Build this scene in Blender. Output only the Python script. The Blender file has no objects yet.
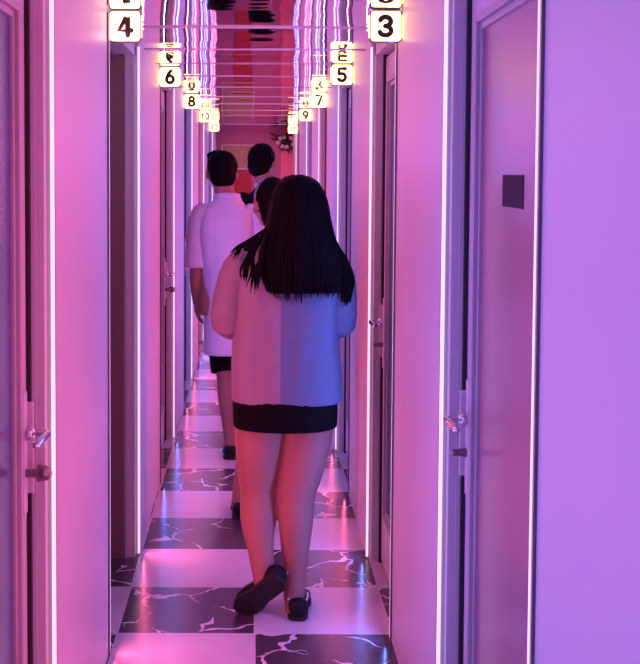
import bpy, bmesh, math, random
from mathutils import Vector, Matrix, noise
random.seed(7)
S = bpy.context.scene
COL = S.collection
V = Vector
PI = math.pi

# ------------------------------------------------------------------ camera
F = 1231.0
PITCH, ROLL, EYE = math.radians(3.1), math.radians(0.25), 1.578
CX, CY = 254.0, 172.0 + F * math.tan(PITCH)
fw = V((0, math.cos(PITCH), -math.sin(PITCH)))
rt0 = V((1, 0, 0)); up0 = rt0.cross(fw)
RT = rt0 * math.cos(ROLL) + up0 * math.sin(ROLL)
UP = -rt0 * math.sin(ROLL) + up0 * math.cos(ROLL)
cam = bpy.data.cameras.new('camera'); camo = bpy.data.objects.new('camera', cam); COL.objects.link(camo)
cam.sensor_fit = 'VERTICAL'; cam.sensor_height = 36; cam.sensor_width = 36
cam.lens = F / 664 * 36
cam.shift_x = (320 - CX) / 664
cam.shift_y = (CY - 332) / 664
cam.clip_start = 0.02
camo.matrix_world = Matrix(((RT.x, UP.x, -fw.x, 0), (RT.y, UP.y, -fw.y, 0), (RT.z, UP.z, -fw.z, EYE), (0, 0, 0, 1)))
S.camera = camo
S.view_settings.view_transform = 'Standard'
S.view_settings.look = 'None'
S.view_settings.gamma = 1.0
S.view_settings.exposure = 0.1
S.view_settings.use_curve_mapping = False


def at(px, py, y):
    """world point seen at photo pixel (px,py) at distance y along the corridor"""
    d = fw + RT * ((px - CX) / F) - UP * ((py - CY) / F)
    t = y / d.y
    return V((d.x * t, y, EYE + d.z * t))


# ------------------------------------------------------------------ materials
class NT:
    def __init__(s, name):
        s.m = bpy.data.materials.new(name); s.m.use_nodes = True
        s.t = s.m.node_tree; s.n = s.t.nodes; s.l = s.t.links
        s.b = s.n['Principled BSDF']

    def node(s, typ, **kw):
        n = s.n.new(typ)
        for k, v in kw.items():
            if k.startswith('i_'):
                k = k[2:]; n.inputs[int(k) if k.isdigit() else k.replace('_', ' ')].default_value = v
            else:
                setattr(n, k, v)
        return n

    def link(s, a, b): s.l.new(a, b)

    def math(s, op, a, b=None, c=None):
        n = s.n.new('ShaderNodeMath'); n.operation = op
        for i, x in enumerate((a, b, c)):
            if x is None: continue
            if isinstance(x, (int, float)): n.inputs[i].default_value = x
            else: s.link(x, n.inputs[i])
        return n.outputs[0]

    def mix(s, fac, a, b):
        n = s.n.new('ShaderNodeMix'); n.data_type = 'RGBA'
        for i, x in ((0, fac), (6, a), (7, b)):
            if isinstance(x, (int, float)): n.inputs[i].default_value = x
            elif isinstance(x, tuple): n.inputs[i].default_value = x if len(x) == 4 else (*x, 1)
            else: s.link(x, n.inputs[i])
        return n.outputs[2]


def mat(name, col, rough=.5, metal=0, var=.04, scale=8, bump=0, spec=.5, bscale=60, coat=0, stretch=(1, 1, 1)):
    q = NT(name)
    tc = q.node('ShaderNodeTexCoord')
    mp = q.node('ShaderNodeMapping'); mp.inputs['Scale'].default_value = stretch
    q.link(tc.outputs['Object'], mp.inputs[0])
    nz = q.node('ShaderNodeTexNoise', i_Scale=scale, i_Detail=4.0)
    q.link(mp.outputs[0], nz.inputs['Vector'])
    lo = tuple(max(0, c * (1 - var)) for c in col); hi = tuple(min(1, c * (1 + var)) for c in col)
    q.link(q.mix(nz.outputs[0], lo, hi), q.b.inputs['Base Color'])
    q.b.inputs['Roughness'].default_value = rough
    q.b.inputs['Metallic'].default_value = metal
    q.b.inputs['Specular IOR Level'].default_value = spec
    q.b.inputs['Coat Weight'].default_value = coat
    if bump:
        nb = q.node('ShaderNodeTexNoise', i_Scale=bscale, i_Detail=3.0)
        q.link(mp.outputs[0], nb.inputs['Vector'])
        bp = q.node('ShaderNodeBump', i_Strength=bump, i_Distance=.01)
        q.link(nb.outputs[0], bp.inputs['Height']); q.link(bp.outputs[0], q.b.inputs['Normal'])
    return q.m


def emit(name, col, strength):
    q = NT(name)
    q.b.inputs['Base Color'].default_value = (.8, .8, .8, 1)
    q.b.inputs['Emission Color'].default_value = (*col, 1)
    q.b.inputs['Emission Strength'].default_value = strength
    q.m.cycles.emission_sampling = 'FRONT_BACK' if False else 'AUTO'
    return q.m


T, TX0, TY0 = 0.47, 0.008, 4.135


def floor_mat():
    q = NT('checker_marble')
    tc = q.node('ShaderNodeTexCoord'); sp = q.node('ShaderNodeSeparateXYZ')
    q.link(tc.outputs['Object'], sp.inputs[0])
    u = q.math('DIVIDE', q.math('SUBTRACT', sp.outputs[0], TX0), T)
    v = q.math('DIVIDE', q.math('SUBTRACT', sp.outputs[1], TY0), T)
    par = q.math('FLOORED_MODULO', q.math('ADD', q.math('FLOOR', u), q.math('FLOOR', v)), 2.0)
    eu = q.math('ABSOLUTE', q.math('SUBTRACT', q.math('FRACT', u), .5))
    ev = q.math('ABSOLUTE', q.math('SUBTRACT', q.math('FRACT', v), .5))
    gr = q.math('GREATER_THAN', q.math('MAXIMUM', eu, ev), .5 - .006)
    # crackled pale veins in the black tiles
    off = q.node('ShaderNodeCombineXYZ')
    q.link(q.math('MULTIPLY', q.math('FLOOR', u), 3.7), off.inputs[0]); q.link(q.math('MULTIPLY', q.math('FLOOR', v), 1.9), off.inputs[1])
    va = q.node('ShaderNodeVectorMath', operation='ADD')
    q.link(tc.outputs['Object'], va.inputs[0]); q.link(off.outputs[0], va.inputs[1])
    ns = q.node('ShaderNodeTexNoise', i_Scale=5.0, i_Detail=3.0)
    q.link(va.outputs[0], ns.inputs['Vector'])
    wob = q.node('ShaderNodeVectorMath', operation='MULTIPLY_ADD')
    q.link(ns.outputs[1], wob.inputs[0]); wob.inputs[1].default_value = (.22, .22, .22); q.link(va.outputs[0], wob.inputs[2])
    vo = q.node('ShaderNodeTexVoronoi', feature='DISTANCE_TO_EDGE', i_Scale=4.2)
    q.link(wob.outputs[0], vo.inputs['Vector'])
    n2 = q.node('ShaderNodeTexNoise', i_Scale=7.0, i_Detail=2.0); q.link(va.outputs[0], n2.inputs['Vector'])
    wid = q.math('MULTIPLY', q.math('MAXIMUM', q.math('SUBTRACT', n2.outputs[0], .44), 0.0), .20)
    vein = q.math('LESS_THAN', vo.outputs['Distance'], wid)
    fine = q.math('MULTIPLY', vein, .75)
    n3 = q.node('ShaderNodeTexNoise', i_Scale=9.0, i_Detail=5.0); q.link(tc.outputs['Object'], n3.inputs['Vector'])
    blk = q.mix(n3.outputs[0], (.035, .028, .034), (.085, .065, .08))
    blk = q.mix(fine, blk, (.75, .68, .70))
    wht = q.mix(n3.outputs[0], (.46, .43, .46), (.55, .52, .55))
    c = q.mix(par, wht, blk)
    c = q.mix(gr, c, (.55, .48, .52))
    q.link(c, q.b.inputs['Base Color'])
    q.b.inputs['Roughness'].default_value = .22
    q.b.inputs['Specular IOR Level'].default_value = .5
    return q.m


M = {}
M['floor'] = floor_mat()
M['wall'] = mat('wall_paint', (.56, .55, .56), .42, var=.02, scale=3, bump=.03, bscale=25)
M['door'] = mat('door_paint', (.56, .54, .56), .33, var=.03, scale=6)
M['frame'] = mat('door_frame_paint', (.56, .54, .56), .35, var=.03, scale=6)
M['mould'] = mat('moulding_paint', (.40, .37, .40), .35, var=.03)
M['gap'] = mat('dark_rubber', (.012, .01, .012), .7)
M['glass'] = mat('frosted_glass_pinklit', (.36, .18, .23), .24, var=.06, scale=2, spec=.9)  # pink booth light behind the pane is put into its colour
M['glassbluelit'] = mat('frosted_glass_bluelit', (.07, .075, .21), .22, var=.06, scale=2, spec=.8)  # blue back-light from the booth painted into the pane colour
M['chrome'] = mat('handle_metal', (.72, .68, .70), .25, metal=1, var=.05)
M['dkmetal'] = mat('lock_metal', (.28, .2, .22), .3, metal=1)
M['plate'] = mat('door_plate_paint', (.03, .02, .04), .7, spec=.1)
M['mirror'] = mat('rippled_mirror', (.80, .74, .78), .035, metal=1, var=.03, scale=2)
M['joint'] = mat('aluminium_joint', (.62, .55, .56), .5)
M['channel'] = mat('strip_channel', (.16, .13, .17), .35, metal=.6)
M['booth'] = mat('booth_wall_paint', (.20, .125, .125), .5, var=.1, scale=4)
M['boothdark'] = mat('booth_curtain', (.10, .045, .05), .7, var=.2, scale=9, stretch=(6, 6, .2))
M['endwall'] = mat('red_wall_paint', (.50, .115, .17), .45, var=.06, scale=4)
M['endred'] = mat('dark_red_panel', (.45, .012, .012), .4, var=.1)
M['endpink'] = mat('pink_panel', (.80, .20, .26), .4, var=.05)
M['gold'] = mat('worn_gold', (.36, .22, .10), .45, metal=.3, var=.5, scale=14, bump=.5, bscale=22)
M['beige'] = mat('beige_trim', (.62, .45, .32), .5)
M['signbox'] = mat('sign_housing', (.06, .045, .03), .4)
M['signside'] = emit('sign_side_glow', (1.0, .45, .07), 9.0)
M['ink'] = mat('numeral_ink', (.02, .018, .015), .5)
M['signface'] = emit('sign_face', (1.0, .62, .19), 5.0)
LP, LB = (1.0, .12, .29), (.10, .205, 1.0)
M['ledpink'] = emit('led_pink', (1.0, .72, .92), .85)
M['ledblue'] = emit('led_blue', (.88, .76, 1.0), .85)
M['skin'] = mat('skin', (.30, .14, .11), .58, var=.06, scale=10, bump=.03, bscale=200, spec=.25)
M['hair'] = mat('black_hair', (.0035, .0025, .003), .65, var=.4, scale=60, spec=.04, stretch=(1, 1, .1))
M['blackcloth'] = mat('black_cloth', (.004, .0035, .004), .9, var=.3, scale=30, bump=.2, bscale=150, spec=.08)
M['shoe'] = mat('black_shoe', (.008, .007, .008), .55, var=.2, spec=.15)
M['sole'] = mat('shoe_sole', (.010, .007, .008), .85, var=.3, scale=40, bump=.3, bscale=120)
M['white'] = mat('shoe_edge', (.65, .6, .6), .5)
M['shirt'] = mat('pale_shirt', (.54, .50, .60), .75, var=.04, scale=12, bump=.15, bscale=70)
M['flower'] = mat('pale_flower', (.65, .5, .45), .6)
M['leaf'] = mat('dark_leaf', (.03, .035, .02), .6, var=.4)


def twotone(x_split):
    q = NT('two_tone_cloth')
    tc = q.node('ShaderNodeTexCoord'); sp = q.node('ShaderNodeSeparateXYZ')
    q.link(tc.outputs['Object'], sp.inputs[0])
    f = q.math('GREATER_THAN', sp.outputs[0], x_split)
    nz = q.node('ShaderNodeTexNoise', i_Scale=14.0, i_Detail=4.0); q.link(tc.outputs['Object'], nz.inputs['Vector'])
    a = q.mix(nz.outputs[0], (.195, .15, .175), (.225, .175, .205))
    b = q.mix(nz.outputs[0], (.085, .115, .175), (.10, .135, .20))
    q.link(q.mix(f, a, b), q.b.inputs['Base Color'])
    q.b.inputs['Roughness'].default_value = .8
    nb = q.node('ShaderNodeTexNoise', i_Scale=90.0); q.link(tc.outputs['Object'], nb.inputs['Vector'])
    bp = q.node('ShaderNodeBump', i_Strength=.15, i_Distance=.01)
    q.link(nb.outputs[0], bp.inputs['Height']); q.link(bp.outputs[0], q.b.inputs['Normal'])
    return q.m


# ------------------------------------------------------------------ mesh helpers
class MB:
    def __init__(s): s.v = []; s.f = []; s.mi = []; s.sm = []

    def add(s, vs, fs, mi=0, smooth=False):
        o = len(s.v); s.v += [V(p) for p in vs]
        for f in fs: s.f.append([i + o for i in f]); s.mi.append(mi); s.sm.append(smooth)

    def box(s, a, b, mi=0):
        x0, y0, z0 = [min(a[i], b[i]) for i in range(3)]; x1, y1, z1 = [max(a[i], b[i]) for i in range(3)]
        s.add([(x0, y0, z0), (x1, y0, z0), (x1, y1, z0), (x0, y1, z0), (x0, y0, z1), (x1, y0, z1), (x1, y1, z1), (x0, y1, z1)],
              [(0, 3, 2, 1), (4, 5, 6, 7), (0, 1, 5, 4), (1, 2, 6, 5), (2, 3, 7, 6), (3, 0, 4, 7)], mi)

    def loft(s, rings, mi=0, n=24, cap=True):
        """rings: (centre, ux, uy, power) - superellipse cross-sections"""
        vs = []
        for c, ux, uy, p in rings:
            for k in range(n):
                a = 2 * PI * k / n; ca, sa = math.cos(a), math.sin(a)
                e = 2.0 / p
                vs.append(V(c) + V(ux) * (math.copysign(abs(ca) ** e, ca)) + V(uy) * (math.copysign(abs(sa) ** e, sa)))
        fs = []
        for r in range(len(rings) - 1):
            for k in range(n):
                k2 = (k + 1) % n
                fs.append((r * n + k, r * n + k2, (r + 1) * n + k2, (r + 1) * n + k))
        if cap:
            fs.append(tuple(reversed(range(n)))); fs.append(tuple((len(rings) - 1) * n + k for k in range(n)))
        s.add(vs, fs, mi, True)

    def tube(s, pts, rad, mi=0, n=14, rounded=True, fine=1):
        pts = [V(p) for p in pts]
        rad = list(rad) if isinstance(rad, (list, tuple)) else [rad] * len(pts)
        if fine > 1:   # smooth the path (Catmull-Rom)
            P, R = [], []
            for i in range(len(pts) - 1):
                p0 = pts[max(i - 1, 0)]; p1 = pts[i]; p2 = pts[i + 1]; p3 = pts[min(i + 2, len(pts) - 1)]
                r0 = rad[max(i - 1, 0)]; r1 = rad[i]; r2 = rad[i + 1]; r3 = rad[min(i + 2, len(pts) - 1)]
                for k in range(fine):
                    t = k / fine
                    cr = lambda a, b, c, d: 0.5 * (2 * b + (c - a) * t + (2 * a - 5 * b + 4 * c - d) * t * t + (3 * b - a - 3 * c + d) * t ** 3)
                    P.append(cr(p0, p1, p2, p3)); R.append(max(1e-4, cr(r0, r1, r2, r3)))
            P.append(pts[-1]); R.append(rad[-1]); pts, rad = P, R
        tg = []
        for i in range(len(pts)):
            d = pts[min(i + 1, len(pts) - 1)] - pts[max(i - 1, 0)]
            tg.append(d.normalized() if d.length > 1e-9 else V((0, 0, 1)))
        ref = V((1, 0, 0)) if abs(tg[0].x) < .8 else V((0, 1, 0))
        rings = []
        def ring(c, t, r):
            nonlocal ref
            u = (ref - t * ref.dot(t)).normalized(); ref = u
            w = t.cross(u)
            rings.append((c, u * r, w * r, 2))
        if rounded:
            for k in (.2, .6, .9):
                ring(pts[0] - tg[0] * rad[0] * math.sqrt(1 - k * k), tg[0], rad[0] * k)
        for p, t, r in zip(pts, tg, rad): ring(p, t, r)
        if rounded:
            for k in (.9, .6, .2):
                ring(pts[-1] + tg[-1] * rad[-1] * math.sqrt(1 - k * k), tg[-1], rad[-1] * k)
        s.loft(rings, mi, n)

    def ball(s, c, rx, ry=None, rz=None, mi=0, n=18, rot=None):
        ry = rx if ry is None else ry; rz = rx if rz is None else rz
        R = rot or Matrix.Identity(3)
        rings = []
        m = max(6, n // 2)
        for k in range(m + 1):
            a = -PI / 2 + PI * k / m
            q = max(.02, math.cos(a))
            rings.append((V(c) + R @ V((0, 0, rz * math.sin(a))), R @ V((rx * q, 0, 0)), R @ V((0, ry * q, 0)), 2))
        s.loft(rings, mi, n)

    def build(s, name, mats, parent=None, origin=(0, 0, 0), bevel=0, segs=2):
        me = bpy.data.meshes.new(name)
        o = V(origin)
        me.from_pydata([tuple(p - o) for p in s.v], [], s.f)
        for m in (mats if isinstance(mats, (list, tuple)) else [mats]): me.materials.append(m)
        for p, i, sm in zip(me.polygons, s.mi, s.sm): p.material_index = i; p.use_smooth = sm
        me.update()
        ob = bpy.data.objects.new(name, me); COL.objects.link(ob)
        if parent: ob.parent = parent
        else: ob.location = o
        if bevel:
            b = ob.modifiers.new('bevel', 'BEVEL'); b.width = bevel; b.segments = segs; b.limit_method = 'ANGLE'
            bake(ob)
        return ob

    def fuse(s, name, m, parent=None, origin=(0, 0, 0), voxel=.007, smooth=5):
        ob = s.build(name, m, parent, origin)
        r = ob.modifiers.new('r', 'REMESH'); r.mode = 'VOXEL'; r.voxel_size = voxel; r.use_smooth_shade = True
        if smooth:
            q = ob.modifiers.new('s', 'SMOOTH'); q.factor = .5; q.iterations = smooth
        bake(ob)
        for p in ob.data.polygons: p.use_smooth = True
        return ob


def bake(ob):
    dg = bpy.context.evaluated_depsgraph_get(); dg.update()
    me = bpy.data.meshes.new_from_object(ob.evaluated_get(dg), depsgraph=dg)
    old = ob.data; ob.modifiers.clear(); ob.data = me
    bpy.data.meshes.remove(old)


def tag(o, label, cat, group=None, kind=None):
    o['label'] = label; o['category'] = cat
    if group: o['group'] = group
    if kind: o['kind'] = kind
    return o


def empty(name, loc=(0, 0, 0)):
    o = bpy.data.objects.new(name, None); COL.objects.link(o); o.location = loc; o.empty_display_size = .1
    return o


# ------------------------------------------------------------------ the corridor
W = .47            # half width
CH = 2.095         # mirrored ceiling height
YB, YE = -2.2, 15.2
LEFT = [(1.90, 2.86), (3.95, 5.0), (6.15, 7.22), (8.25, 9.3), (10.4, 11.45), (12.75, 13.8)]
RIGHT = [(2.02, 3.04), (4.08, 4.97), (5.96, 6.92), (8.05, 9.0), (10.15, 11.1), (12.95, 13.9)]

b = MB(); b.box((-2.2, YB, -.1), (2.2, YE + .3, 0)); fl = b.build('floor', M['floor']); tag(fl, 'black and white checkerboard marble tile floor of the narrow corridor', 'floor', kind='structure')

# rippled mirror ceiling: a real wavy sheet
nx, ny = 28, 900
vs, fs = [], []
for j in range(ny + 1):
    y = YB + (YE - YB) * j / ny
    for i in range(nx + 1):
        x = -.62 + 1.24 * i / nx
        z = 0.0029 * noise.noise(V((x * 1.3, y * 4.6, 3.1))) + .00045 * noise.noise(V((x * 3.5, y * 15., 9.0))) + .0010 * noise.noise(V((x * 7.5, y * 1.6, 5.0)))
        vs.append((x, y, CH + z))
for j in range(ny):
    for i in range(nx):
        a = j * (nx + 1) + i
        fs.append((a, a + nx + 1, a + nx + 2, a + 1))
b = MB(); b.add(vs, fs, 0, True); b.box((-.62, YB, CH + .012), (.62, YE, CH + .05), 1)
ce = b.build('ceiling', [M['mirror'], M['gap']]); tag(ce, 'rippled mirror ceiling reflecting the corridor', 'ceiling', kind='structure')

k = 0
for y in (4.45, 5.24, 5.92, 6.7, 7.55, 8.5, 9.4, 10.4, 11.3, 13.4):
    k += 1
    b = MB(); b.box((-W, y - .0012, CH - .0032), (W, y + .0012, CH + .002))
    tag(b.build('trim_%d' % k, M['joint']), 'thin metal joint across the mirror ceiling', 'ceiling joint', kind='structure')


def pier(s, y0, y1, name):
    b = MB(); b.box((s * W, y0, 0), (s * (W + .16), y1, CH + .02))
    o = b.build(name, M['wall']); tag(o, 'smooth white painted wall section glowing pink and purple', 'wall', kind='structure'); return o


for s, ops, nm in ((-1, LEFT, 'wall_left'), (1, RIGHT, 'wall_right')):
    y = YB
    for (a, c) in ops: pier(s, y, a, nm); y = c
    pier(s, y, YE, nm)
b = MB(); b.box((-.9, YE, 0), (.9, YE + .1, CH + .3)); tag(b.build('wall_end', M['endwall']), 'red wall closing the far end of the corridor', 'wall', kind='structure')
b = MB(); b.box((-.9, YB - .1, 0), (.9, YB, CH + .05)); tag(b.build('wall_back', M['wall']), 'white wall behind the camera', 'wall', kind='structure')

ORD = {1: 'first', 2: 'first', 3: 'second', 4: 'second'}


def door(s, y0, y1, num):
    """painted door with one tall frosted pane, in its recess; s = side"""
    X = lambda d: s * (W + d)
    root = empty('door_%d' % num, (0, 0, 0))
    side = 'left' if s < 0 else 'right'
    is_open = num == 4
    lab = ('open door to a dark booth beneath the lit number 4' if is_open else
           ('pale glazed door nearest the camera on the %s wall' % side) if num < 3 else
           'closed pale glazed door under the lit number %d on the %s' % (num, side))
    tag(root, lab, 'door', kind='structure')
    # frame: two jambs and a head
    b = MB()
    for (ya, yb, q) in ((y0, y0 + .036, 1), (y1 - .036, y1, -1)):
        b.box((X(.012), ya, 0), (X(.055 if is_open else .115), yb, 2.085))
        e = yb if q > 0 else ya
        b.box((X(.03), e - .004, 0), (X(.05 if is_open else .1), e + q * .006, 2.06))      # raised bead on the reveal
    b.box((X(.012), y0, 2.045), (X(.115), y1, 2.09))
    b.build('door_frame', M['frame'], root, bevel=.003)
    b = MB()                                   # dark rubber stop behind the leaf
    for (ya, yb) in ((y0 + .036, y0 + .05), (y1 - .05, y1 - .036)):
        b.box((X(.056 if is_open else .085), ya - (.03 if is_open and ya > y0 + .1 else -.0), 0) if False else (X(.056 if is_open else .085), ya, 0), (X(.12), yb, 2.045))
    b.box((X(.085), y0 + .036, 2.035), (X(.12), y1 - .036, 2.05))
    if not is_open: b.box((X(.13), y0 + .03, 0), (X(.14), y1 - .03, 2.05))
    b.build('door_stop', M['booth'] if is_open else M['gap'], root)
    if not is_open:
        b = MB()
        for (ya, yb) in ((y0 + .036, y0 + .0575), (y1 - .0595, y1 - .036)): b.box((X(.0415), ya, 0), (X(.085), yb, 2.045))
        b.build('door_seal', M['gap'], root)
    a, c = y0 + .058, y1 - .060                # leaf extents
    lx0, lx1 = .051, .093
    z0, z1 = .012, 2.034
    st, tr, br = .086, .10, .20
    b = MB()
    b.box((X(lx0), a, z0), (X(lx1), a + st, z1)); b.box((X(lx0), c - st, z0), (X(lx1), c, z1))
    b.box((X(lx0), a + st, z1 - tr), (X(lx1), c - st, z1)); b.box((X(lx0), a + st, z0), (X(lx1), c - st, z0 + br))
    lf = b.build('door_leaf', M['door'], root, bevel=.002)
    b = MB()                                   # moulding: stepped ring around the pane
    ya, yb, za, zb = a + st, c - st, z0 + br, z1 - tr
    w = .022
    def ring(d0, d1, o0, o1):
        b.box((X(d0), ya + o0, za + o0), (X(d1), ya + o1, zb - o0)); b.box((X(d0), yb - o1, za + o0), (X(d1), yb - o0, zb - o0))
        b.box((X(d0), ya + o1, zb - o1), (X(d1), yb - o1, zb - o0)); b.box((X(d0), ya + o1, za + o0), (X(d1), yb - o1, za + o1))
    ring(lx0 - .006, lx0 + .03, -.012, .006)
    ring(lx0 + .004, lx0 + .03, .006, w)
    b.build('moulding', M['mould'], lf, bevel=.002)
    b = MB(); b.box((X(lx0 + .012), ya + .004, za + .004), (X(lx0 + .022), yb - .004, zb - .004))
    b.build('glass_pane', M['glass' if num in (1, 6, 8, 9) else 'glassbluelit'], lf)
    # lever handle on a long plate, lock below it, at the far stile
    hy = c - .045
    b = MB(); b.box((X(lx0 - .007), hy - .02, .80), (X(lx0), hy + .02, 1.08)); b.box((X(lx0 - .018), c - .012, .84), (X(lx0 + .002), c, 1.05))
    b.build('lock_plate', M['door'], lf, bevel=.002)
    b = MB()
    b.tube([(X(lx0 - .004), hy, .985), (X(lx0 - .014), hy, .985)], .017, n=18)
    b.tube([(X(lx0 - .005), hy, .985), (X(lx0 - .045), hy, .985), (X(lx0 - .056), hy - .012, .986), (X(lx0 - .056), hy - .06, .988), (X(lx0 - .05), hy - .115, .984)], [.0085, .0085, .0095, .009, .008], fine=4)
    b.build('handle', M['chrome'], lf)
    b = MB()
    zz = .905 if num == 1 else .895
    if s < 0: b.tube([(X(lx0 - .004), hy, zz), (X(lx0 - .03), hy, zz), (X(lx0 - .034), hy, zz), (X(lx0 - .048), hy, zz)], [.010, .010, .020, .018], n=18)
    else: b.tube([(X(lx0 - .004), hy, zz), (X(lx0 - .03), hy, zz), (X(lx0 - .036), hy, zz)], [.012, .008, .009], n=16)
    b.build('lock_knob', M['dkmetal'], lf)
    if num == 1:
        b = MB(); b.box((X(lx0 + .010), 2.435, 1.507), (X(lx0 + .0125), 2.635, 1.574))
        b.build('door_plate', M['plate'], lf)
    if is_open:                                # swung into the booth about the near jamb
        piv = V((X(lx1), a, 0))
        R = Matrix.Translation(piv) @ Matrix.Rotation(s * math.radians(-86), 4, 'Z') @ Matrix.Translation(-piv)
        lf.matrix_local = R
    return root


for i, (a, c) in enumerate(LEFT): door(-1, a, c, 2 * i + 2)
for i, (a, c) in enumerate(RIGHT): door(1, a, c, 2 * i + 1)

# the dark booth behind the open door 4
b = MB()
a, c = LEFT[1]
b.box((-W - .165, c - .03, 0), (-1.75, c + .07, 2.09)); b.box((-W - .165, a - .12, 0), (-1.75, a - .02, 2.09)); b.box((-1.75, a - .12, 0), (-1.85, c + .07, 2.09))
b.box((-W - .12, c - .026, 0), (-W - .20, c + .02, 2.09))
tag(b.build('wall_booth', M['booth']), 'dark brown walls inside the open booth on the left', 'wall', kind='structure')
b = MB(); b.box((-W - .12, a - .12, 2.09), (-1.85, c + .07, 2.13)); tag(b.build('ceiling_booth', M['booth']), 'dark ceiling inside the open booth', 'ceiling', kind='structure')


la = bpy.data.lights.new('end_fill', 'AREA'); la.shape = 'RECTANGLE'; la.size = .7; la.size_y = .3; la.energy = 2.6; la.color = (1, .42, .6)  # unseen fill light added to brighten the red end wall
lo = bpy.data.objects.new('end_fill', la); COL.objects.link(lo); lo.location = (0, 14.55, CH - .02)
la = bpy.data.lights.new('booth_fill', 'POINT'); la.energy = 3.0; la.color = (1, .75, .68); la.shadow_soft_size = .08  # unseen fill added to lift the brown booth walls out of black
lo = bpy.data.objects.new('booth_fill', la); COL.objects.link(lo); lo.location = (-1.2, 4.2, 1.9)

# ------------------------------------------------------------------ LED strips on the wall corners
LEDW = 8.2


def led(s, y, inner, colr, label, k=1.0):
    """inner=+1: the wall lies at smaller y (near edge of a doorway); -1: far edge"""
    root = empty('led_strip', (s * W, y, 0))
    tag(root, label, 'light strip', 'light strips on the wall corners')
    e = -inner
    b = MB(); b.box((s * -.006, e * .0006, .004), (s * .010, e * .012, CH - .012)); b.build('channel', M['channel'], root)
    b = MB()
    pr = .009 if inner > 0 and y < 3 else .0065 if y < 5.5 else .0045
    b.box((s * -pr, -inner * .0005, .006), (s * .003, inner * .005, CH - .014))
    b.build('diffuser', M['led' + colr], root, bevel=.002)
    la = bpy.data.lights.new('led_light', 'AREA'); la.shape = 'RECTANGLE'; la.size = .02; la.size_y = 2.0
    la.color = LP if colr == 'pink' else LB; la.energy = k * LEDW * (1.22 if colr == 'pink' else 1.08)
    lo = bpy.data.objects.new('led_light', la); COL.objects.link(lo)
    lo.rotation_euler = (PI / 2, 0, -s * PI / 2 if False else s * PI / 2); lo.location = (s * -.02, 0, 1.03); lo.parent = root
    return root


for i in range(6):
    for s, ops in ((-1, LEFT), (1, RIGHT)):
        num = 2 * i + (2 if s < 0 else 1)
        side = 'left' if s < 0 else 'right'
        place = 'the %s doorway closest to the camera' % side if num < 3 else 'the %s doorway under number %d' % (side, num)
        col = 'pink' if ((s > 0) == (i % 2 == 0)) else 'blue'
        led(s, ops[i][0], 1, col, 'glowing white light strip on the near edge of %s' % place)
        led(s, ops[i][1], -1, col, 'glowing white light strip on the far edge of %s' % place)
led(-1, .93, -1, 'blue', 'added glowing light strip beside the camera on the left wall', .75)  # out-of-view strips, added to light the near walls and people's backs
led(-1, -.15, -1, 'blue', 'added glowing light strip farther back, behind the camera, on the left wall', .75)
led(1, -.15, -1, 'pink', 'added glowing light strip farther back, behind the camera, on the right wall', .6)
led(1, .95, -1, 'pink', 'added glowing light strip beside the camera on the right wall')


# ------------------------------------------------------------------ lit number signs
def arc(cx, cz, rx, rz, a0, a1, n=14):
    return [(cx + rx * math.cos(math.radians(a0 + (a1 - a0) * k / n)), cz + rz * math.sin(math.radians(a0 + (a1 - a0) * k / n))) for k in range(n + 1)]


STROKES = {
    '0': [arc(.5, .5, .42, .5, 0, 360, 24)],
    '1': [[(.2, .8), (.55, 1), (.55, 0)]],
    '2': [arc(.5, .72, .42, .28, 170, -40, 12) + [(.08, 0), (.95, 0)]],
    '3': [arc(.46, .75, .42, .25, 160, -90, 12), arc(.46, .25, .46, .25, 90, -160, 12)],
    '4': [[(.72, 0), (.72, 1), (.62, 1), (.02, .26), (1.0, .26)]],
    '5': [[(.9, 1), (.16, 1), (.1, .52)] + arc(.47, .3, .44, .3, 130, -150, 14)],
    '6': [arc(.5, .3, .42, .3, 0, 360, 20), [(.10, .38), (.28, .75), (.62, 1)]],
    '7': [[(.06, 1), (.94, 1), (.38, 0)]],
    '8': [arc(.5, .76, .36, .24, 0, 360, 20), arc(.5, .26, .44, .26, 0, 360, 20)],
    '9': [arc(.5, .7, .42, .3, 0, 360, 20), [(.90, .62), (.72, .25), (.38, 0)]],
}


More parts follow.
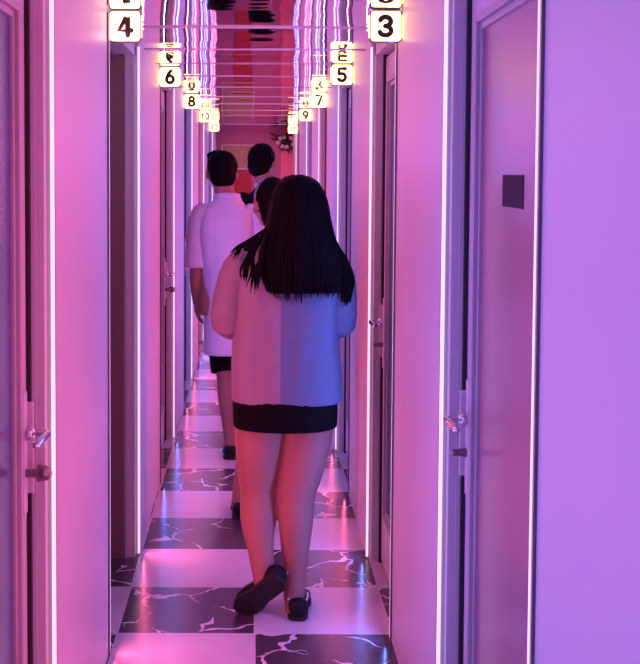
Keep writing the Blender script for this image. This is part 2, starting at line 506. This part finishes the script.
def sign(s, y, num):
    side = 'left' if s < 0 else 'right'
    cx, cz, hw = s * .4165, 2.043, .051
    root = empty('number_sign', (cx, y, cz - hw))
    tag(root, 'square lit sign with black number %d, high on the %s' % (num, side), 'sign', 'lit door numbers')
    r = .012
    def plate(h, y0, y1, rr):
        pts = []
        for (qx, qz, a0) in ((1, 1, 0), (-1, 1, 90), (-1, -1, 180), (1, -1, 270)):
            for kk in range(6):
                a = math.radians(a0 + 18 * kk)
                pts.append(((h - rr) * qx + rr * math.cos(a), hw + (h - rr) * qz + rr * math.sin(a)))
        n = len(pts)
        vs = [(p, y0, q) for p, q in pts] + [(p, y1, q) for p, q in pts]
        fs = [tuple(range(n)), tuple(reversed(range(n, 2 * n)))] + [(k2, k2 + n, (k2 + 1) % n + n, (k2 + 1) % n) for k2 in range(n)]
        m = MB(); m.add(vs, fs); return m
    plate(hw, -.012, .012, r).build('housing', M['signbox'], root)
    for q in (-1, 1):
        b = MB(); b.box((q * (hw - .001), -.009, .016), (q * (hw + .0012), .009, 2 * hw - .016)); b.build('side_glow_strip', M['signside'], root)  # glowing sides added to throw a warm glow on the wall
    plate(hw - .004, -.016, .016, r - .003).build('face', M['signface'], root)
    for fl_ in (0, 1):
        m = MB(); digs = str(num); dw = .040 if len(digs) == 1 else .027; dh = .058 if len(digs) == 1 else .05
        pitch = dw + .011
        for qi, ch in enumerate(digs):
            ox = (qi - (len(digs) - 1) / 2) * pitch
            for st in STROKES[ch]:
                m.tube([(ox + (px_ - .5) * dw, 0, (pz_ - .5) * dh) for px_, pz_ in st], .0088 if len(digs) == 1 else .0066, n=10, fine=1)
        for v in m.v: v.y *= .12
        o = m.build('numeral', M['ink'], root)
        o.rotation_euler = (0, 0, PI * fl_); o.location = (0, -.0163 if not fl_ else .0163, hw)
    for bx in (-.025, .025):
        b = MB(); b.tube([(bx, 0, 2 * hw - .004), (bx, 0, CH - cz + hw - .001)], .003, n=8)
        b.build('bracket', M['dkmetal'], root)


SIGN_L = [None, 3.99, 6.1, 8.2, 10.4, 12.75]
SIGN_R = [None, 3.96, 5.92, 8.0, 10.1, 13.4]
for i in range(1, 6):
    sign(-1, SIGN_L[i], 2 * i + 2); sign(1, SIGN_R[i], 2 * i + 1)

# ------------------------------------------------------------------ things on the far wall
def panel(name, px0, py0, px1, py1, m, label, cat, d=.03, frame=None, zbot=None):
    y = YE - d
    p0, p1 = at(px0, py0, y), at(px1, py1, y)
    zb = p1.z if zbot is None else zbot
    root = empty(name, ((p0.x + p1.x) / 2, y, zb)); tag(root, label, cat)
    hw, hh = (p1.x - p0.x) / 2, p0.z - zb
    b = MB(); b.box((-hw, .0, 0), (hw, d - .002, hh)); b.build('board', m, root, bevel=.004)
    if frame:
        b = MB(); w = .022
        b.box((-hw - w, -.012, -w), (-hw, d - .002, hh + w)); b.box((hw, -.012, -w), (hw + w, d - .002, hh + w)); b.box((-hw, -.012, hh), (hw, d - .002, hh + w)); b.box((-hw, -.012, -w), (hw, d - .002, 0))
        b.build('frame', frame, root, bevel=.005)
    return root


panel('wall_plaque', 223, 146, 252, 168, M['gold'], 'mottled gold plaque on the far red wall, above the dark red panel', 'plaque', frame=M['beige'])
panel('wall_panel', 234, 172, 251, 200, M['endred'], 'dark red panel on the far wall, below the gold plaque', 'panel', zbot=.6)
panel('wall_panel', 281, 151, 296, 200, M['endpink'], 'tall pink panel on the far wall below the dark flowers', 'panel', zbot=.02)
panel('corner_post', 297.5, 150, 300.5, 200, M['beige'], 'narrow beige post at the right end of the far wall', 'post', zbot=.005)
fc = at(286, 142, YE - .11)
root = empty('flower_arrangement', fc); tag(root, 'dark hanging flower bunch with pale blossoms on the far wall', 'flowers')
b = MB()
for i in range(46):
    a = random.uniform(0, 2 * PI); rr = random.uniform(.03, .15); zz = random.uniform(-.07, .07)
    p = V((math.cos(a) * rr, random.uniform(-.05, .05), zz + math.sin(a) * .03)); q = p * 1.5 + V((0, 0, random.uniform(-.03, .03)))
    q.y = min(q.y, .09); b.tube([p * .2, p, q], [.004, .014, .002], n=6)
b.build('foliage', M['leaf'], root)
for i in range(9):
    a = i * 2.4; p = V((math.cos(a) * .10, -.06, math.sin(a) * .06))
    b = MB()
    for q in range(5):
        t = q * 2 * PI / 5; b.ball(p + V((math.cos(t) * .014, 0, math.sin(t) * .014)), .012, .006, .012, n=8)
    b.ball(p + V((0, -.005, 0)), .008, n=8)
    b.build('blossom', M['flower'], root)
b = MB(); b.tube([(0, .02, 0), (0, .108, .03)], .008, n=8); b.build('hook', M['dkmetal'], root)


# ------------------------------------------------------------------ people
def hand(mb, wrist, d, n, side, k=1.0, curl=.5):
    """wrist point, d finger direction, n palm normal (fingers curl to it), side = thumb side vector"""
    d = d.normalized(); n = (n - d * n.dot(d)).normalized(); sd = side - d * side.dot(d) - n * side.dot(n); sd.normalize()
    L = [.066, .074, .069, .054]
    for i in range(4):
        o = (1.5 - i) * .0185 * k
        base = wrist + d * .012 * k + sd * o * .55
        kn = wrist + d * (.082 - abs(i - 1.2) * .004) * k + sd * o
        mb.tube([base, (base + kn) / 2 - n * .003 * k, kn], [.0135 * k, .0135 * k, .0105 * k], n=10)
        p = kn; dirv = d.copy(); pts = [kn]; l = L[i] * k
        for f_, cu in ((.45, curl * .9), (.32, curl * 1.1), (.23, curl * .8)):
            dirv = (dirv * math.cos(cu) + n * math.sin(cu)).normalized() if False else (Matrix.Rotation(cu, 3, d.cross(n)) @ dirv)
            p = p + dirv * l * f_; pts.append(p)
        mb.tube(pts, [.0092 * k, .0085 * k, .0078 * k, .0062 * k], n=10)
    b0 = wrist + d * .022 * k + sd * .016 * k; b1 = wrist + d * .048 * k + sd * .036 * k + n * .012 * k
    b2 = b1 + (d * .8 + sd * .35 + n * .35).normalized() * .030 * k; b3 = b2 + (d * .95 + sd * .05 + n * .3).normalized() * .024 * k
    mb.tube([b0, b1, b2, b3], [.0145 * k, .0115 * k, .009 * k, .0068 * k], n=10)


def head_shape(mb, c, k, yaw=0, tilt=0):
    """skull, jaw, nose, brow, lips, ears, facing +y then turned by yaw"""
    R = Matrix.Rotation(yaw, 3, 'Z') @ Matrix.Rotation(tilt, 3, 'X')
    P = lambda x, y, z: c + R @ (V((x, y, z)) * k)
    mb.ball(P(0, -.012, .025), .074 * k, .092 * k, .085 * k, rot=R)
    mb.ball(P(0, .018, -.03), .062 * k, .068 * k, .075 * k, rot=R)
    mb.ball(P(0, .045, -.085), .034 * k, .030 * k, .024 * k, rot=R)
    mb.tube([P(0, .083, .008), P(0, .098, -.018), P(0, .104, -.03)], [.008 * k, .010 * k, .013 * k], n=10)
    for s in (-1, 1):
        mb.ball(P(s * .012, .095, -.034), .008 * k, n=8)
        mb.ball(P(s * .030, .074, .006), .014 * k, .010 * k, .009 * k, n=10, rot=R)
        mb.tube([P(s * .014, .085, .024), P(s * .034, .080, .027), P(s * .05, .066, .02)], .006 * k, n=8)
        mb.ball(P(s * .078, -.004, -.004), .010 * k, .020 * k, .031 * k, rot=R @ Matrix.Rotation(s * -.3, 3, 'Z'))
        mb.ball(P(s * .045, .05, -.03), .022 * k, .024 * k, .022 * k, rot=R)
    mb.tube([P(-.02, .082, -.058), P(0, .09, -.056), P(.02, .082, -.058)], .0055 * k, n=8)
    mb.tube([P(-.016, .08, -.067), P(0, .088, -.068), P(.016, .08, -.067)], .006 * k, n=8)


def shoe(parent, org, heel, toe, nrm, name='shoe', length=None, wid=.042, m_up=None, edge=False):
    """heel/toe = points on the sole's underside, nrm = up out of the sole"""
    d = toe - heel; L = d.length; d.normalize(); n = (nrm - d * nrm.dot(d)).normalized(); s = d.cross(n)
    prof = [(.0, .35), (.03, .62), (.12, .80), (.3, .80), (.5, .78), (.68, .98), (.82, .95), (.93, .70), (1.0, .30)]
    b = MB(); rings = []
    hts = [.044, .058, .062, .054, .050, .044, .036, .028, .016]
    for (t, w), hh in zip(prof, hts):
        rings.append((heel + d * (t * L) + n * (.012 + hh / 2), s * (w * wid), n * (hh / 2), 2.6))
    b.loft(rings, n=20)
    up_ = b.fuse(name, m_up or M['shoe'], parent, org, voxel=.005, smooth=3)
    b = MB(); n_ = len(prof); vs = []
    outl = [(t, w) for t, w in prof] + [(t, -w) for t, w in reversed(prof)]
    for h0 in (0, .014):
        for t, w in outl: vs.append(heel + d * (t * L * 1.02 - .002) + s * (w * wid * 1.06) + n * h0)
    q = len(outl)
    b.add(vs, [tuple(range(q)), tuple(reversed(range(q, 2 * q)))] + [(i, i + q, (i + 1) % q + q, (i + 1) % q) for i in range(q)])
    b.build('sole', M['sole'], up_, org, bevel=.003)
    if edge:
        b = MB()
        for sg in (-1, 1):
            b.tube([heel + d * (.10 * L) + s * (sg * wid * .76) + n * .070, heel + d * (.3 * L) + s * (sg * wid * .80) + n * .064, heel + d * (.52 * L) + s * (sg * wid * .74) + n * .058], .0035, n=8, fine=3)
        b.build('edging', M['white'], up_, org)
    return up_


def shell_rows(mb, rows, n=32, p=2.3):
    mb.loft([((cx, cy, z), (rx, 0, 0), (0, ry, 0), p) for (z, cx, cy, rx, ry) in rows], n=n)


def wrinkle(ob, amp, sc=(14, 14, 5), seed=0):
    zmin = min(v.co.z for v in ob.data.vertices)
    me = ob.data; me.update()
    co = [v.co.copy() for v in me.vertices]; nr = [v.normal.copy() for v in me.vertices]
    for v, c, nn in zip(me.vertices, co, nr):
        q = noise.noise(V((c.x * sc[0] + seed, c.y * sc[1], c.z * sc[2]))) + .5 * noise.noise(V((c.x * sc[0] * 2 + seed, c.y * sc[1] * 2, c.z * sc[2] * 2.3)))
        v.co = c + nn * amp * q * min(1, max(.12, (c.z - zmin - .01) / .09))
    me.update()


def finish_person(mb, name, org, label, m=None):
    o = mb.fuse(name, m or M['skin'], None, org, voxel=.006, smooth=4)
    tag(o, label, 'person', 'people walking down the corridor')
    return o


# ---- the woman nearest the camera -----------------------------------------
Y1 = 4.33
A = lambda px, py, dy=0: at(px, py, Y1 + dy)
org1 = V((A(287, 600).x, Y1, 0))
hx = A(297, 207).x; cx1 = A(287, 300).x
mb = MB()
head_c = V((hx, Y1 + .015, 1.452))
head_shape(mb, head_c, .98, yaw=.35)
mb.tube([(hx - .008, Y1 - .015, 1.40), (cx1 + .012, Y1 - .01, 1.30), (cx1, Y1, 1.22)], [.05, .056, .08])
shell_rows(mb, [(1.285, cx1, Y1, .10, .06), (1.25, cx1, Y1, .165, .08), (1.15, cx1, Y1, .16, .105), (1.0, cx1, Y1, .145, .10), (.90, cx1, Y1, .15, .105), (.78, cx1, Y1 - .01, .170, .12), (.70, cx1, Y1 - .01, .165, .115)])
sl, sr = V((cx1 - .162, Y1, 1.25)), V((cx1 + .158, Y1, 1.25))
el, er = A(230, 318, .0), A(337, 318, .0)
wl, wr = A(252, 318, .24), A(314, 316, .25)
mb.tube([sl, (sl + el) / 2, el], [.052, .046, .038], fine=2); mb.tube([sr, (sr + er) / 2, er], [.052, .046, .038], fine=2)
mb.tube([el, (el + wl) / 2, wl], [.038, .036, .025], fine=2); mb.tube([er, (er + wr) / 2, wr], [.038, .036, .025], fine=2)
hand(mb, wl, V((.35, .9, .25)), V((.8, -.3, .2)), V((.1, -.2, 1)), .92, .75)
hand(mb, wr, V((-.35, .9, .25)), V((-.8, -.3, .2)), V((-.1, -.2, 1)), .92, .75)
# left leg, pushing off the toe
ankL = A(264, 580, -.06)
mb.tube([A(262, 400, .0), A(260, 440, .01), A(259, 470, .03), A(259, 493, .035), A(258, 520, -.005), A(261, 552, -.045), ankL], [.098, .089, .078, .067, .063, .046, .038], fine=3, n=20)
heelL, toeL = A(276, 584, -.15), A(243, 614, -.055)
heelL = A(271, 589, -.07); toeL = A(247, 608, .07)
mb.tube([ankL, (heelL + toeL) / 2 + V((.01, .05, .02)), toeL + V((.006, .04, .012))], [.038, .034, .02], fine=2)
# right leg, planted
ankR = A(294, 598, -.01)
mb.tube([A(309, 400, .0), A(307, 440, .0), A(302, 470, .0), A(297, 495, .0), A(296, 522, -.015), A(295, 560, -.01), ankR, A(296, 611, -.015)], [.098, .088, .077, .067, .062, .047, .037, .034], fine=3, n=20)
heelR = V((A(296.5, 610).x, Y1 - .065, .0)); toeR = heelR + V((.02, .225, 0))
mb.tube([ankR + V((0, 0, -.03)), heelR + V((.008, .1, .045)), toeR + V((-.004, -.035, .028))], [.036, .033, .018], fine=2)
woman = finish_person(mb, 'person', org1, 'person with long black hair, oversized pink and blue top and black skirt, walking in front')
# top
mb = MB()
hem = A(287, 400).z
shell_rows(mb, [(hem, A(287, 400).x, Y1 - .005, .196, .150), (hem + .03, A(287, 400).x, Y1 - .005, .196, .150), (.95, A(286, 350).x, Y1, .191, .146), (1.1, A(287, 300).x, Y1, .186, .140), (1.2, cx1, Y1, .184, .124), (1.265, cx1, Y1, .170, .10), (1.305, cx1, Y1, .125, .085), (1.335, cx1 + .004, Y1 - .005, .075, .07)], n=40, p=2.5)
sleeves = []
for s_, e_, w_ in ((sl, el, wl), (sr, er, wr)):
    mb2 = MB(); sleeves.append(mb2)
    mid = e_.lerp(w_, .62)
    o_ = V((-.012 if s_ is sl else .012, 0, 0))
    mb2.tube([s_ + V((0, 0, -.012)), s_.lerp(e_, .5) + o_, e_ + V((0, -.005, -.012)) + o_ * .4, e_.lerp(w_, .35), mid], [.066, .066, .064, .058, .052], fine=3, n=20)
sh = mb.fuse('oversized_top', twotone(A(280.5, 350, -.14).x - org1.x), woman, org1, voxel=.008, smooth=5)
wrinkle(sh, .0065, (13, 13, 3.5), 3)
for mb2 in sleeves:
    so = mb2.fuse('sleeve', sh.data.materials[0], sh, org1, voxel=.008, smooth=4); wrinkle(so, .005, (10, 10, 16), 5)
# skirt
mb = MB()
x_ = A(285, 415).x
zh = A(0, 424).z
shell_rows(mb, [(zh, x_, Y1 - .012, .184, .142), (zh + .008, x_, Y1 - .012, .185, .143), (.74, x_, Y1 - .012, .186, .146), (.80, x_, Y1 - .01, .184, .143), (.90, x_, Y1 - .005, .175, .128)], n=40, p=2.4)
sk = mb.fuse('skirt', M['blackcloth'], woman, org1, voxel=.008, smooth=3); wrinkle(sk, .002, (14, 14, 3), 8)
shoe(woman, org1, heelR + V((0, -.016, .001)), toeR + V((0, .012, .001)), V((0, 0, 1)), edge=True)
nL = V((-.10, 1, .25))
dL = (toeL - heelL)
shoe(woman, org1, A(280, 581, -.14), A(239, 613, -.0), nL, wid=.050, edge=True)


def rowtab(tab, y):
    for (a, *va), (c, *vc) in zip(tab, tab[1:]):
        if a <= y <= c:
            t = (y - a) / (c - a); return [p + (q - p) * t for p, q in zip(va, vc)]
    return list(tab[-1][1:]) if y > tab[-1][0] else list(tab[0][1:])


# hair: pixel row -> (left, right, back offset, depth radius)
HAIR = [(175.0, 291, 304, .010, .04), (178, 283, 313, .005, .08), (184, 277, 320, .0, .103), (194, 272.5, 325.5, .0, .115), (208, 270, 328, -.005, .118), (222, 267, 330, -.02, .112),
        (236, 264, 333, -.05, .100), (248, 260, 337, -.080, .085), (262, 259, 340, -.100, .070), (276, 261, 340, -.110, .058), (290, 264, 338, -.115, .045), (304, 270, 334, -.118, .03)]


def hairpt(px_frac, y, extra=0):
    """px_frac -1..1 across the back of the hair"""
    l, r, bo, dr = rowtab(HAIR, y)
    c, hw = (l + r) / 2, (r - l) / 2
    a = px_frac * PI / 2
    p = A(c + hw * math.sin(a) * .99, y, 0)
    p.y = Y1 + .012 + bo - (dr + extra) * math.cos(a)
    return p


mb = MB()
rings = []
for (yy, l, r, bo, dr) in HAIR[:11]:
    a, c = A(l, yy), A(r, yy)
    rings.append(((a + c) / 2 + V((0, .012 + bo, 0)), V(((c.x - a.x) / 2, 0, 0)), V((0, dr, 0)), 2.2))
mb.loft(rings, n=40)
hr = mb.fuse('hair', M['hair'], woman, org1, voxel=.007, smooth=3)
wrinkle(hr, .003, (90, 60, 3), 2)
mb = MB()
for i in range(230):
    u = random.uniform(-1.0, 1.0)
    yend = 289 + random.uniform(-10, 6) + 9 * noise.noise(V((u * 5, 0, 1))) + (3 if abs(u) < .6 else -3)
    y0 = 177 + random.uniform(0, 30) + 10 * u * u
    ph = random.uniform(0, 6); am = random.uniform(.01, .05)
    pts = []
    for k_ in range(10):
        t = k_ / 9; y = y0 + (yend - y0) * t
        pts.append(hairpt(max(-1.05, min(1.05, u + am * math.sin(ph + t * 5))), y, .004))
    r = random.uniform(.0035, .0065); yend += random.choice((0, 0, 0, -7))
    mb.tube(pts, [r * .6] + [r] * 6 + [r * .8, r * .5, .0008], n=6, fine=2)
# locks resting over the left shoulder and the right sleeve
def lock(pix, r):
    mb.tube([A(x, y, dy) for x, y, dy in pix], [r * .7] + [r] * (len(pix) - 2) + [.001], n=7, fine=4)
for i in range(13):
    j = random.uniform(-4, 4); e = random.uniform(-9, 5)
    lock([(266, 228, -.09), (258 + j * .6, 242, -.095), (250 + j, 256, -.115), (247 + j * 1.4 + random.uniform(-3, 5), 270, -.135), (246 + j * 1.8, 284 + e, -.150)], random.uniform(.003, .0055))
for i in range(8):
    j = random.uniform(-4, 4); e = random.uniform(-8, 4)
    lock([(266, 228, -.07), (252 + j * .5, 239, -.085), (240 + j, 247, -.075), (234 + j, 256 + e, -.075)], random.uniform(.0025, .0045))
for i in range(16):
    j = random.uniform(-4, 4); e = random.uniform(-9, 4)
    lock([(268, 235, -.10), (262, 255, -.13), (257 + j, 272, -.145), (254 + j, 290 + e, -.155)], random.uniform(.003, .005))
for i in range(70):
    j = random.uniform(-1, 1); e = random.uniform(-14, 3)
    lock([(328, 222, -.04), (334 + j * 3, 244, -.075), (343 + j * 5, 262, -.088), (349 + j * 5, 280, -.082), (346 + j * 5.5, 303 + e - abs(j) * 3, -.078)], random.uniform(.004, .0065))
mb.build('hair', M['hair'], woman, org1)
for o in list(woman.children):
    pass


# ---- generic walking figure -------------------------------------------------
def figure(px, y, topz, label, *, yaw=0, head_px=None, sho=.17, arm_l=None, arm_r=None, feet=None, k=1.0, male=True, hips=None):
    """standing/walking body seen from behind; returns body and key points"""
    H = topz - .015
    x = at(px, 300, y).x
    hx_ = at(head_px or px, 170, y).x
    o = V((x, y, 0))
    mb = MB()
    hc = V((hx_, y + .02, H - .115 * k))
    head_shape(mb, hc, 1.02 * k, yaw=yaw)
    zs = H * .82
    mb.tube([hc + V((0, -.035, -.04)), V((x, y - .015, zs + .03)), V((x, y, zs - .05))], [.054 * k, .058 * k, .09], n=18)
    shell_rows(mb, [(zs + .02, x, y, .10, .06), (zs - .02, x, y, sho, .08), (zs - .12, x, y, sho * .95, .108), (H * .64, x, y, .138, .10), (H * .57, x, y, .142, .105), (H * .52, x, y - .01, .158, .115), (H * .47, x, y - .01, .150, .11)])
    J = dict(x=x, zs=zs, H=H, o=o, hc=hc)
    for s, arm in ((-1, arm_l), (1, arm_r)):
        shd = V((x + s * (sho - .01), y, zs - .04))
        e, w = arm if arm else (V((x + s * (sho + .05), y - .02, H * .625)), V((x + s * (sho + .05), y + .05, H * .475)))
        mb.tube([shd, shd.lerp(e, .5), e, e.lerp(w, .35), w], [.052, .046, .039, .040, .026], fine=3, n=16)
        hand(mb, w, (w - e) * .7 + V((0, .03, -.05)), V((-s * .9, .25, 0)), V((0, 1, 0)), 1.0 if male else .9, .35)
        J['sh' + 'lr'[s > 0]] = shd; J['el' + 'lr'[s > 0]] = e
    for s in (-1, 1):
        fx, fy, lift = feet[0 if s < 0 else 1]
        hip = V((x + s * .08, y, H * .50))
        if hips: hip.x = hips[0 if s < 0 else 1]
        ank = V((fx, fy, .085 + lift))
        kn = hip.lerp(ank, .5) + V((0, .035 + lift * .35, .02))
        kn.z = ank.z + (H * .285 - .085) * .95
        mb.tube([hip, hip.lerp(kn, .5), kn, kn.lerp(ank, .3) + V((0, -.02, 0)), kn.lerp(ank, .7), ank], [.092, .08, .06, .058, .043, .036], fine=3, n=18)
        toe = V((fx, fy + .17, .03 + lift * .2))
        mb.tube([ank, V((fx, fy + .07, .055 + lift * .6)), toe], [.036, .034, .02], fine=2)
        J['ank' + 'lr'[s > 0]] = ank; J['kn' + 'lr'[s > 0]] = kn; J['hip' + 'lr'[s > 0]] = hip
    body = finish_person(mb, 'person', o, label)
    return body, J


def short_hair(body, J, k, yaw=0, puff=0):
    hc = J['hc']; mb = MB()
    R = Matrix.Rotation(yaw, 3, 'Z')
    P = lambda a, b_, c: hc + R @ (V((a, b_, c)) * k)
    mb.ball(P(0, -.012, .036), (.083 + puff) * k, .098 * k, .090 * k, rot=R, n=24)
    mb.ball(P(0, -.055, -.008), .073 * k, .056 * k, .075 * k, rot=R, n=20)
    mb.ball(P(-.02, .05, .092), .062 * k, .05 * k, .036 * k, rot=R)
    o = mb.fuse('hair', M['hair'], body, J['o'], voxel=.007, smooth=3)
    wrinkle(o, .006, (60, 60, 40), 1)
    return o


def tee(body, J, hemz, m, rx=.20, ry=.145, sleeve_len=.6, name='shirt', open_l=0):
    mb = MB(); x, y, zs = J['x'], J['o'].y, J['zs']; sho = abs(J['shl'].x - x) + .01
    zc = zs - .14
    shell_rows(mb, [(hemz, x, y, rx, ry), (hemz + .04, x, y, rx, ry), ((hemz + zc) / 2, x, y, rx * .97, ry * .98), (zc, x, y, sho * 1.06, ry * .95), (zs - .05, x, y, sho * 1.03, .115), (zs - .005, x, y, sho * .90, .092), (zs + .03, x, y, sho * .52, .08), (zs + .055, x, y - .005, .074, .07)], n=36, p=2.4)
    slv = []
    for q in 'lr':
        s_, e_ = J['sh' + q], J['el' + q]; end = s_.lerp(e_, sleeve_len)
        sg = -1 if q == 'l' else 1
        mb2 = MB(); slv.append(mb2)
        mb2.tube([s_ + V((0, 0, -.012)), s_.lerp(end, .5) + V((sg * .004, 0, 0)), end], [.070, .069, .070], fine=3, n=18, rounded=False)
        mb2.ball(s_ + V((-sg * .008, 0, -.003)), .068)
    o = mb.fuse(name, m, body, J['o'], voxel=.009, smooth=4)
    wrinkle(o, .008, (11, 11, 3.5), 4)
    for mb2 in slv:
        so = mb2.fuse('sleeve', m, o, J['o'], voxel=.008, smooth=3); wrinkle(so, .005, (9, 9, 12), 2)
    return o


def collar(body, J, m, r=.066):
    mb = MB(); c = V((J['x'], J['o'].y - .014, J['zs'] + .048)); pts = []
    for i in range(25):
        a = 2 * PI * i / 24; pts.append(c + V((math.cos(a) * r, math.sin(a) * (r - .004), .006 * -math.sin(a))))
    for dz in (0, .012, .024): mb.tube([p + V((0, 0, dz)) for p in pts], .0085, n=8, rounded=False)
    return mb.fuse('collar', m, body, J['o'], voxel=.006, smooth=2)


# ---- the man in the pale short-sleeved shirt --------------------------------
Y2 = 6.78
B = lambda px, py, dy=0: at(px, py, Y2 + dy)
gx = lambda px, py: at(px, py, 1942.0 / (py - 172) - .085)
man, J = figure(227, Y2, B(222, 150).z, 'person with short black hair in a pale short-sleeved shirt, walking on the left', head_px=222, sho=.155, yaw=.1,
                arm_l=(B(197, 270, -.02), B(197, 302, .03)), feet=[(B(231, 300).x, Y2 - .05, .0), (B(244, 300).x, Y2 + .22, 0)], hips=[B(223, 300).x, B(243, 300).x])
short_hair(man, J, 1.02, yaw=.1)
# roomy shirt: sleeve hangs to x~189
sh = tee(man, J, B(0, 352).z, M['shirt'], rx=.132, ry=.14, sleeve_len=.97, name='shirt')
collar(man, J, M['shirt'])
mb = MB()
for q in 'lr':
    h_, k_ = J['hip' + q], J['kn' + q]
    mb.tube([h_ + V((0, 0, .1)), h_, h_.lerp(k_, .8), V((k_.x, k_.y - .01, B(0, 371).z))], [.085, .11, .092, .09], fine=2, n=18, rounded=False)
mb.fuse('shorts', M['blackcloth'], man, J['o'], voxel=.008, smooth=3)
for q in 'lr':
    a_ = J['ank' + q]
    shoe(man, J['o'], V((a_.x, a_.y - .055, .001)), V((a_.x, a_.y + .215, .001)), V((0, 0, 1)), wid=.046)

# ---- the man ahead of him -----------------------------------------------------
Y3 = 7.6
C3 = lambda px, py, dy=0: at(px, py, Y3 + dy)
man2, J2 = figure(266, Y3, C3(262, 143).z, 'person with short black hair in a dark shirt, farthest down the corridor', head_px=262, sho=.165, yaw=-.35,
                  feet=[(C3(256, 300).x, Y3 + .15, 0), (C3(278, 300).x, Y3 - .1, 0)])
short_hair(man2, J2, 1.02, yaw=-.35)
tee(man2, J2, .78, M['blackcloth'], rx=.185, ry=.14, sleeve_len=.7, name='shirt')
collar(man2, J2, M['shirt'])
mb = MB()
for q in 'lr':
    h_, k_, a_ = J2['hip' + q], J2['kn' + q], J2['ank' + q]
    mb.tube([h_ + V((0, 0, .1)), h_, k_, a_ + V((0, 0, .02))], [.08, .105, .078, .06], fine=2, n=18, rounded=False)
mb.fuse('trousers', M['blackcloth'], man2, J2['o'], voxel=.008, smooth=3)
for q in 'lr':
    a_ = J2['ank' + q]
    shoe(man2, J2['o'], V((a_.x, a_.y - .055, .001)), V((a_.x, a_.y + .215, .001)), V((0, 0, 1)), wid=.046)

# ---- the woman mostly hidden behind the first --------------------------------
Y4 = 5.55
D4 = lambda px, py, dy=0: at(px, py, Y4 + dy)
w2, J4 = figure(286, Y4, D4(268, 176).z, 'person with dark hair and a pale hair band, mostly hidden behind the person in front', head_px=271, sho=.14, yaw=.5, k=.95, male=False,
                feet=[(D4(240, 300).x, Y4 + .02, 0), (D4(288, 300).x, Y4 + .2, 0)])
hc = J4['hc']
mb = MB(); Rw = Matrix.Rotation(.5, 3, 'Z')
P4 = lambda a, b_, c: hc + Rw @ V((a, b_, c))
mb.ball(P4(0, -.012, .026), .084, .098, .092, rot=Rw, n=24)
mb.ball(P4(0, -.05, -.03), .076, .062, .10, rot=Rw, n=24)
mb.tube([P4(0, -.075, .0), P4(0, -.085, -.10), P4(.01, -.10, -.2), P4(.02, -.10, -.3)], [.05, .06, .055, .03], fine=3)
hr4 = mb.fuse('hair', M['hair'], w2, J4['o'], voxel=.007, smooth=3); wrinkle(hr4, .004, (80, 60, 8), 3)
mb = MB(); pts = []
for i in range(15):
    a = -PI * .52 + PI * 1.04 * i / 14
    pts.append(P4(math.sin(a) * .0875, -.012 + .0 * a, .026 + math.cos(a) * .095))
mb.tube(pts, .0045, n=8)
mb.build('hair_band', M['dkmetal'], w2, J4['o'])
tee(w2, J4, .80, M['blackcloth'], rx=.165, ry=.135, sleeve_len=.6, name='shirt')
mb = MB()
shell_rows(mb, [(.58, J4['x'], Y4 - .01, .175, .14), (.72, J4['x'], Y4 - .01, .172, .138), (.86, J4['x'], Y4 - .01, .155, .125)])
mb.fuse('skirt', M['blackcloth'], w2, J4['o'], voxel=.008, smooth=3)
for q in 'lr':
    a_ = J4['ank' + q]
    shoe(w2, J4['o'], V((a_.x, a_.y - .055, .001)), V((a_.x, a_.y + .19, .001)), V((0, 0, 1)), wid=.040)

# ------------------------------------------------------------------ world
w = bpy.data.worlds.new('world'); S.world = w; w.use_nodes = True
w.node_tree.nodes['Background'].inputs[0].default_value = (.02, .012, .02, 1)
w.node_tree.nodes['Background'].inputs[1].default_value = .2
S.cycles.use_denoising = True
S.cycles.max_bounces = 14
S.cycles.diffuse_bounces = 8
S.cycles.glossy_bounces = 6
S.cycles.sample_clamp_indirect = 6
